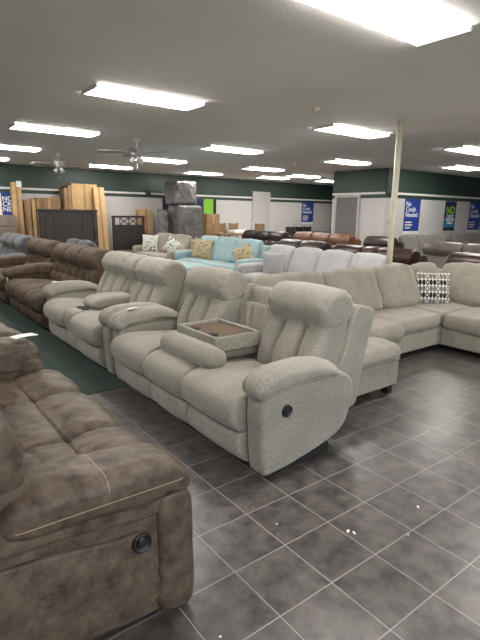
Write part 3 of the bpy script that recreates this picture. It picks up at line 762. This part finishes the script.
# ================================================================== BACK WALL STOCK
def lean(px, py, pz, rx=0, ry=0): return Matrix.Translation((px, py, pz)) @ Matrix.Rotation(ry, 4, 'Y') @ Matrix.Rotation(rx, 4, 'X')
def carton(label, x, y, w, d, h, rx=0, ry=0, m='cardboard', tapeon=True, group='cartons against the back wall'):
    t = thing('cardboard_box', label, 'box', (x, y, 0), 0, group)
    zoff = max(0, math.sin(abs(ry)) * w / 2)
    mt = lean(0, 0, zoff, rx, ry)
    boxo('carton', -w / 2, -d / 2, 0, w / 2, d / 2, h, M[m], t, .006, mt)
    if tapeon: boxo('tape', -.03, -d / 2 - .003, .01, .03, -d / 2 + .002, h - .01, M['cardboard_dark'] if m == 'cardboard' else M['cardboard'], t, 0, mt)
    return t
t = carton('tall narrow carton leaning at far left with a white label at its top', 3.20, 13.95, .24, .20, 2.30, -.08, .02)
boxo('label_sheet', .0, -.108, 2.17, .13, -.100, 2.32, M['paper'], t, 0, lean(0, 0, 0.01, -.08, .02))
for i, (x, w, l) in enumerate(((3.44, .09, 'thin flat carton standing next to the narrow leaning one'), (3.56, .10, 'thin flat carton between the two thin ones behind the dark headboard'), (3.68, .11, 'third thin flat carton, touching the wide one behind the headboard'))):
    carton(l, x, 13.95, w - .01, .5, 1.84 + .03 * i, 0, 0, 'cardboard_dark' if i != 1 else 'cardboard', False)
carton('wide shallow carton standing behind the left half of the dark headboard', 4.06, 14.12, .62, .16, 1.92, 0, 0, 'cardboard_dark')
carton('dark-edged tall carton left of the tallest pale one', 4.50, 14.15, .10, .42, 2.20, 0, 0, 'cardboard_dark', False)
carton('tall thin carton squeezed against the tallest pale one', 4.605, 14.15, .09, .42, 2.28, 0, 0, 'cardboard_dark', False)
carton('tallest wide pale carton rising behind the dark headboard', 5.03, 14.10, .74, .30, 2.33)
carton('tall narrow pale carton leaning at the right of the dark headboard', 5.40, 13.60, .31, .14, 2.25, -.10, -.01)
carton('medium carton standing right of the small lattice headboard', 6.98, 14.18, .42, .30, 1.66, 0, 0, 'cardboard')
carton('carton below the bright green poster', 9.40, 14.05, .52, .40, 1.55, 0, 0, 'cardboard_dark', True)
def headboard_a():
    t = thing('bed_headboard', 'large dark espresso panel headboard in front of the cartons', 'headboard', (3.64, 13.55, 0)); m = M['espresso']; W = 1.58
    mt = lean(0, 0, 0, -.03, 0)
    boxo('top_rail', -.02, -.05, 1.56, W + .02, .05, 1.62, m, t, .01, mt)
    for x in (0, W - .10): boxo('post', x, -.035, 0, x + .10, .035, 1.56, m, t, .006, mt)
    boxo('bottom_rail', .1, -.025, .55, W - .1, .025, .80, m, t, .004, mt); boxo('cross_rail', .1, -.025, 1.44, W - .1, .025, 1.56, m, t, .004, mt)
    for i in range(3):
        a = .10 + (W - .2) * [0, .21, .79][i]; b_ = .10 + (W - .2) * [.21, .79, 1][i]
        boxo('panel', a + .03, -.012, .80, b_ - .03, .012, 1.44, m, t, .004, mt)
    for f in (.21, .79): boxo('stile', .1 + (W - .2) * f - .03, -.025, .80, .1 + (W - .2) * f + .03, .025, 1.44, m, t, .003, mt)
headboard_a()
def headboard_b():
    t = thing('bed_headboard', 'small black headboard with crossed lattice top', 'headboard', (5.74, 13.75, 0)); m = M['espresso']; W = 1.03
    for x in (0, W - .08): boxo('post', x, -.03, 0, x + .08, .03, 1.43, m, t, .006)
    boxo('top_rail', -.01, -.035, 1.40, W + .01, .035, 1.46, m, t, .006)
    boxo('panel', .08, -.02, .60, W - .08, .02, 1.20, m, t, .004); boxo('bottom_rail', .08, -.025, .45, W - .08, .025, .60, m, t, .004)
    bm = bmesh.new()
    for a, b_ in ((.24, W / 2), (W / 2, W - .24)):
        for z0, z1 in ((1.20, 1.40), (1.40, 1.20)): cyl(bm, (a, 0, z0), (b_, 0, z1), .015, 6)
    for x in (.24, W / 2, W - .24): cyl(bm, (x, 0, 1.2), (x, 0, 1.4), .013, 6)
    obj('lattice', bm, m, t)
headboard_b()
# chest of drawers, far left
t = thing('chest_of_drawers', 'grey-brown wooden chest of drawers at the far left edge below the poster', 'dresser', (2.30, 13.55, 0)); 
boxo('body', 0, 0, .06, .78, .45, 1.45, M['greywood'], t, .008); boxo('plinth', .02, .03, 0, .76, .43, .06, M['greywood'], t)
for k in range(5):
    d = boxo('drawer', .03, -.018, .10 + .27 * k, .75, .004, .34 + .27 * k, M['greywood'], t, .006)
    for x in (.2, .58):
        bm = bmesh.new(); cyl(bm, (x, -.045, .22 + .27 * k), (x, -.018, .22 + .27 * k), .014, 10); obj('knob', bm, M['black'], d)
# plastic wrapped stock
def wrapped(name, label, x0, y0, z0, x1, y1, z1, r=.10, amp=.04, m='wrap', cat='wrapped furniture'):
    bm = bmesh.new(); w, d, h = x1 - x0, y1 - y0, z1 - z0
    bmesh.ops.create_cube(bm, size=1); bmesh.ops.subdivide_edges(bm, edges=bm.edges[:], cuts=22, use_grid_fill=True)
    for v in bm.verts:
        c = v.co; p = Vector((c.x * w, c.y * d, c.z * h))
        q = Vector([max(-s / 2 + r, min(s / 2 - r, a)) for s, a in zip((w, d, h), p)]); dd = p - q
        if dd.length > 1e-6: p = q + dd.normalized() * min(dd.length, r)
        nz = noise.fractal(Vector((p.x * 3.0 + x0, p.y * 3.0, p.z * 1.4 + z0)), 1.0, 2.0, 3)
        k = (.35 if p.z < -h / 2 + .03 else 1)
        p += Vector((c.x * 1.5, c.y * 1.5, 0)) * nz * amp * k
        if p.z > 0: p.z += abs(nz) * amp * .6
        p.z = max(p.z, -h / 2)
        v.co = p + Vector(((x0 + x1) / 2, (y0 + y1) / 2, (z0 + z1) / 2))
    t = obj(name, bm, M[m], None, True); tag(t, label, cat); return t
wrapped('wrapped_armchair', 'large plastic-wrapped grey upholstery block, bottom of the wrapped stack', 7.56, 13.0, 0, 8.44, 13.75, 1.80)
wrapped('wrapped_armchair', 'smaller plastic-wrapped grey block on top of the wrapped stack', 7.50, 13.05, 1.82, 8.28, 13.75, 2.50, .07, .05)
wrapped('wrapped_mattress', 'dark plastic-wrapped bundle leaning between carton and wrapped stack', 7.06, 13.30, 0, 7.40, 13.65, 1.66, .10, .04)

# posters
def text_mesh(s, size, m, parent, loc, rot, bold=.0, align='LEFT', space=.82):
    cu = bpy.data.curves.new('lettering', 'FONT'); cu.body = s; cu.size = size; cu.space_line = space; cu.align_x = align; cu.offset = bold; cu.extrude = .001
    tmp = bpy.data.objects.new('tmp', cu); COL.objects.link(tmp)
    dg = bpy.context.evaluated_depsgraph_get(); me = bpy.data.meshes.new_from_object(tmp.evaluated_get(dg)); bpy.data.objects.remove(tmp)
    o = link('lettering', me, m, parent); o.location = loc; o.rotation_euler = rot; return o
def poster(x, y, label, w=.72, h=.86, z=1.17, grp='blue No Credit Needed posters'):
    t = thing('wall_poster', label, 'poster', (x, y, z), 0, grp)
    boxo('board', 0, -.012, 0, w, 0, h, M['blue'], t)
    text_mesh('No\nCredit\nNeeded',   .185 * w / .76, M['lettering'], t, (.045, -.014, h - .19), (PI / 2, 0, 0), .003)
    for q_, f_ in enumerate((.30, .34, .26)): boxo('small_print', .06, -.014, .22 - .075 * q_, .06 + f_, -.011, .255 - .075 * q_, M['lettering'], t)
    boxo('bottom_strip', 0, -.013, -.09, w, -.001, -.005, M['paper'], t)
    return t
poster(11.66, SY - .003, 'blue No Credit Needed poster on the right wall, beside the pole')
poster(15.10, SY - .003, 'blue No Credit Needed poster cut by the right edge')
poster(14.10, YB - .003, 'blue No Credit Needed poster alone on the far back wall', .66, .80, 1.27)
t = thing('wall_poster', 'narrow blue and green poster on the right wall, middle of the three', 'poster', (13.68, SY - .003, 1.16))
boxo('board', 0, -.012, 0, .60, 0, .86, M['navy'], t); boxo('print_band', 0, -.014, .10, .60, -.011, .36, M['teal'], t)
text_mesh('NO', .30, M['green'], t, (.30, -.014, .50), (PI / 2, 0, 0), .012, 'CENTER')
text_mesh('CREDIT\nNEEDED', .12, M['lettering'], t, (.30, -.015, .38), (PI / 2, 0, 0), .004, 'CENTER')
boxo('small_print', .16, -.016, .20, .44, -.013, .25, M['lettering'], t)
t = thing('wall_poster', 'purple-blue NO CREDIT NEEDED poster at the far left edge', 'poster', (2.60, YB - .003, 1.42))
boxo('board', 0, -.012, 0, .72, 0, .62, M['blue'], t); boxo('white_strip', -.2, -.013, 0, .32, -.001, .60, M['paper'], t)
text_mesh('NO\nCREDIT\nNEEDED', .17, M['lettering'], t, (.34, -.014, .40), (PI / 2, 0, 0), .003)
t = thing('wall_banner', 'dark navy banner half hidden behind the wrapped stack', 'poster', (7.60, YB - .003, 1.25)); boxo('board', .16, -.012, .0, 1.75, 0, .78, M['navy'], t)
t = thing('wall_poster', 'bright green poster with dark right border near the wrapped stack', 'poster', (9.36, YB - .003, 1.50))
boxo('board', 0, -.012, 0, .50, 0, .55, M['green'], t); boxo('border', .40, -.014, 0, .52, -.001, .55, M['black'], t)
# light switch
t = thing('light_switch', 'small switch plate on the white wall left of the pole', 'switch', (11.0, SY - .002, 1.42))
boxo('plate', -.05, -.008, -.06, .05, 0, .06, M['doorwhite'], t, .003); boxo('toggle', -.01, -.018, -.015, .01, -.008, .015, M['doorgrey'], t)

# dining chairs and tables at the back
def dchair(x, y, rz, m, label, g, top=1.05):
    t = thing('dining_chair', label, 'chair', (x, y, 0), rz, g)
    boxo('seat', -.21, -.21, .43, .21, .21, .475, m, t, .01)
    for a in (-.18, .18):
        for b_, h in ((-.18, .43), (.18, top)): boxo('leg', a - .02, b_ - .02, 0, a + .02, b_ + .02, h, m, t)
    boxo('backrest', -.18, .165, top - .32, .18, .195, top - .02, m, t, .006)
    return t
def dtable(x, y, w, d, m, label, h=.76):
    t = thing('dining_table', label, 'table', (x, y, 0)); boxo('tabletop', -w / 2, -d / 2, h - .04, w / 2, d / 2, h, m, t, .008)
    for a in (-1, 1):
        for b_ in (-1, 1): boxo('leg', a * (w / 2 - .08) - .035, b_ * (d / 2 - .08) - .035, 0, a * (w / 2 - .08) + .035, b_ * (d / 2 - .08) + .035, h - .04, m, t)
    return t
dtable(9.95, 13.3, 1.2, .7, M['wood'], 'light brown wooden table near the back wall below the green poster', .90)
for (x, y, r, l) in ((9.1, 13.35, .2, 'light wooden chair at the left of the brown table'), (9.95, 14.0, 0, 'light wooden chair behind the brown table, left one'), (10.5, 14.0, 0, 'light wooden chair behind the brown table, right one'), (10.95, 13.4, -1.3, 'light wooden chair at the right end of the brown table')):
    dchair(x, y, r, M['wood'], l, 'wooden chairs round the brown table', 1.24)
t = wrapped('white_pillow', 'white folded bedding pile lying on the brown table', 9.75, 13.1, .90, 10.5, 13.5, 1.02, .05, .02, 'paper', 'bedding')
dtable(13.75, 13.3, 1.5, .8, M['espresso'], 'dark dining table below the far back wall poster', .92)
for i, (x, y, r, l) in enumerate(((12.72, 13.4, PI / 2, 'dark dining chair left of the dark table'), (13.3, 13.95, 0, 'dark dining chair behind the dark table, leftmost'), (13.75, 13.95, 0, 'dark dining chair behind the dark table, middle'), (14.2, 13.95, 0, 'dark dining chair behind the dark table, rightmost'), (14.8, 13.4, -PI / 2, 'dark dining chair right of the dark table'))):
    dchair(x, y, r, M['espresso'], l, 'dark chairs round the dark table', 1.10)

# ================================================================== SMALL THINGS
def sheet(name, label, cat, loc, rz, w, d, bend=.012, tilt=(0, 0), th=.0025, group=None, m='paper'):
    bm = bmesh.new(); n = 8; g = {}
    for s in (0, 1):
        for i in range(n + 1):
            for j in range(3):
                u = i / n; g[s, i, j] = bm.verts.new(((u - .5) * w, (j / 2 - .5) * d, bend * math.sin(u * PI * 1.3) + s * th))
    for i in range(n):
        for j in range(2):
            for s in (0, 1): bm.faces.new([g[s, i, j], g[s, i + 1, j], g[s, i + 1, j + 1], g[s, i, j + 1]][::(1 if s else -1)])
    for i in range(n):
        for j in (0, 2): bm.faces.new([g[0, i, j], g[0, i + 1, j], g[1, i + 1, j], g[1, i, j]])
    for j in range(2):
        for i in (0, n): bm.faces.new([g[0, i, j], g[0, i, j + 1], g[1, i, j + 1], g[1, i, j]])
    o = obj(name, bm, M[m]); o.location = loc; o.rotation_euler = (tilt[0], tilt[1], rz); return tag(o, label, cat, group)
sheet('price_tag', 'white paper tag lying on the far arm of the foreground taupe sofa', 'tag', (.80, 3.60, .700), .3, .17, .09, .003)
sheet('price_tag', 'small white tag on the far arm of the folding-table beige sofa', 'tag', (1.86, 4.06, .712), .5, .12, .05, .004)
sheet('price_tag', 'small white tag on the far arm of the beige console loveseat', 'tag', (1.80, 6.16, .708), .5, .12, .05, .004)
sheet('price_tag', 'white tag hanging at the front of the brown tufted sofa arm', 'tag', (RX - .05, 8.20, .45), PI / 2, .07, .20, .004, (PI / 2, 0))
scraps = [(335, 523), ]
for (x, y, r, l, sz, th) in ((1.771, 1.375, .4, 'larger white plaster crumb on the tiles, left of the pair', .022, .006), (1.785, 1.348, 1.2, 'smaller white plaster crumb touching the larger one', .02, .006),
     (2.253, 1.284, .9, 'short beige splinter on the tiles right of the white crumbs', .02, .003), (1.516, 1.636, 0, 'tiny pale crumb on the tile nearer the beige sofa corner', .010, .003),
     (1.997, 1.176, .6, 'tiny white crumb on the grout right of the white pair', .010, .004), (.884, 1.25, .2, 'yellowish chip on the tile near the taupe sofa foot', .012, .004)):
    bm = bmesh.new(); bmesh.ops.create_icosphere(bm, subdivisions=2, radius=1)
    for v in bm.verts:
        v.co *= 1 + .35 * noise.noise(v.co * 2 + Vector((x * 9, y * 9, 0))); v.co = Vector((v.co.x * sz * .6, v.co.y * sz * .35, max(-.35, v.co.z) * th))
    o = obj('floor_crumb', bm, M['paper'], None, True); o.location = (x, y, th * .35); o.rotation_euler = (0, 0, r); tag(o, l, 'debris', 'crumbs on the tile floor')

# ================================================================== CAMERA, WORLD
import math as _m
yaw, p, r = .6535, .2190, .0148
fr = (0, _m.cos(p), -_m.sin(p)); up = (0, _m.sin(p), _m.cos(p))
c, s = _m.cos(r), _m.sin(r)
Ax = (c + 0 * s, s * up[1], s * up[2]); Bx = (-s, c * up[1], c * up[2])
def tt(v): return Vector((v[0] * _m.cos(yaw) + v[1] * _m.sin(yaw), -v[0] * _m.sin(yaw) + v[1] * _m.cos(yaw), v[2]))
Ax, Bx, Fx = tt(Ax), tt(Bx), tt(fr)
cam = bpy.data.cameras.new('camera'); co = bpy.data.objects.new('camera', cam); COL.objects.link(co)
Rm = Matrix((Ax, Bx, -Fx)).transposed().to_4x4(); co.matrix_world = Matrix.Translation((0, 0, 5.2 * T)) @ Rm
cam.sensor_fit = 'VERTICAL'; cam.sensor_height = 24; cam.lens = 24 * 480 / 640; cam.clip_start = .02
sc.camera = co
w = bpy.data.worlds.new('world'); sc.world = w; w.use_nodes = True
w.node_tree.nodes['Background'].inputs[0].default_value = (.6, .65, .7, 1); w.node_tree.nodes['Background'].inputs[1].default_value = .3
sc.view_settings.view_transform = 'Standard'; sc.view_settings.look = 'None'; sc.view_settings.gamma = 1; sc.view_settings.use_curve_mapping = False
sc.view_settings.exposure = 1.05
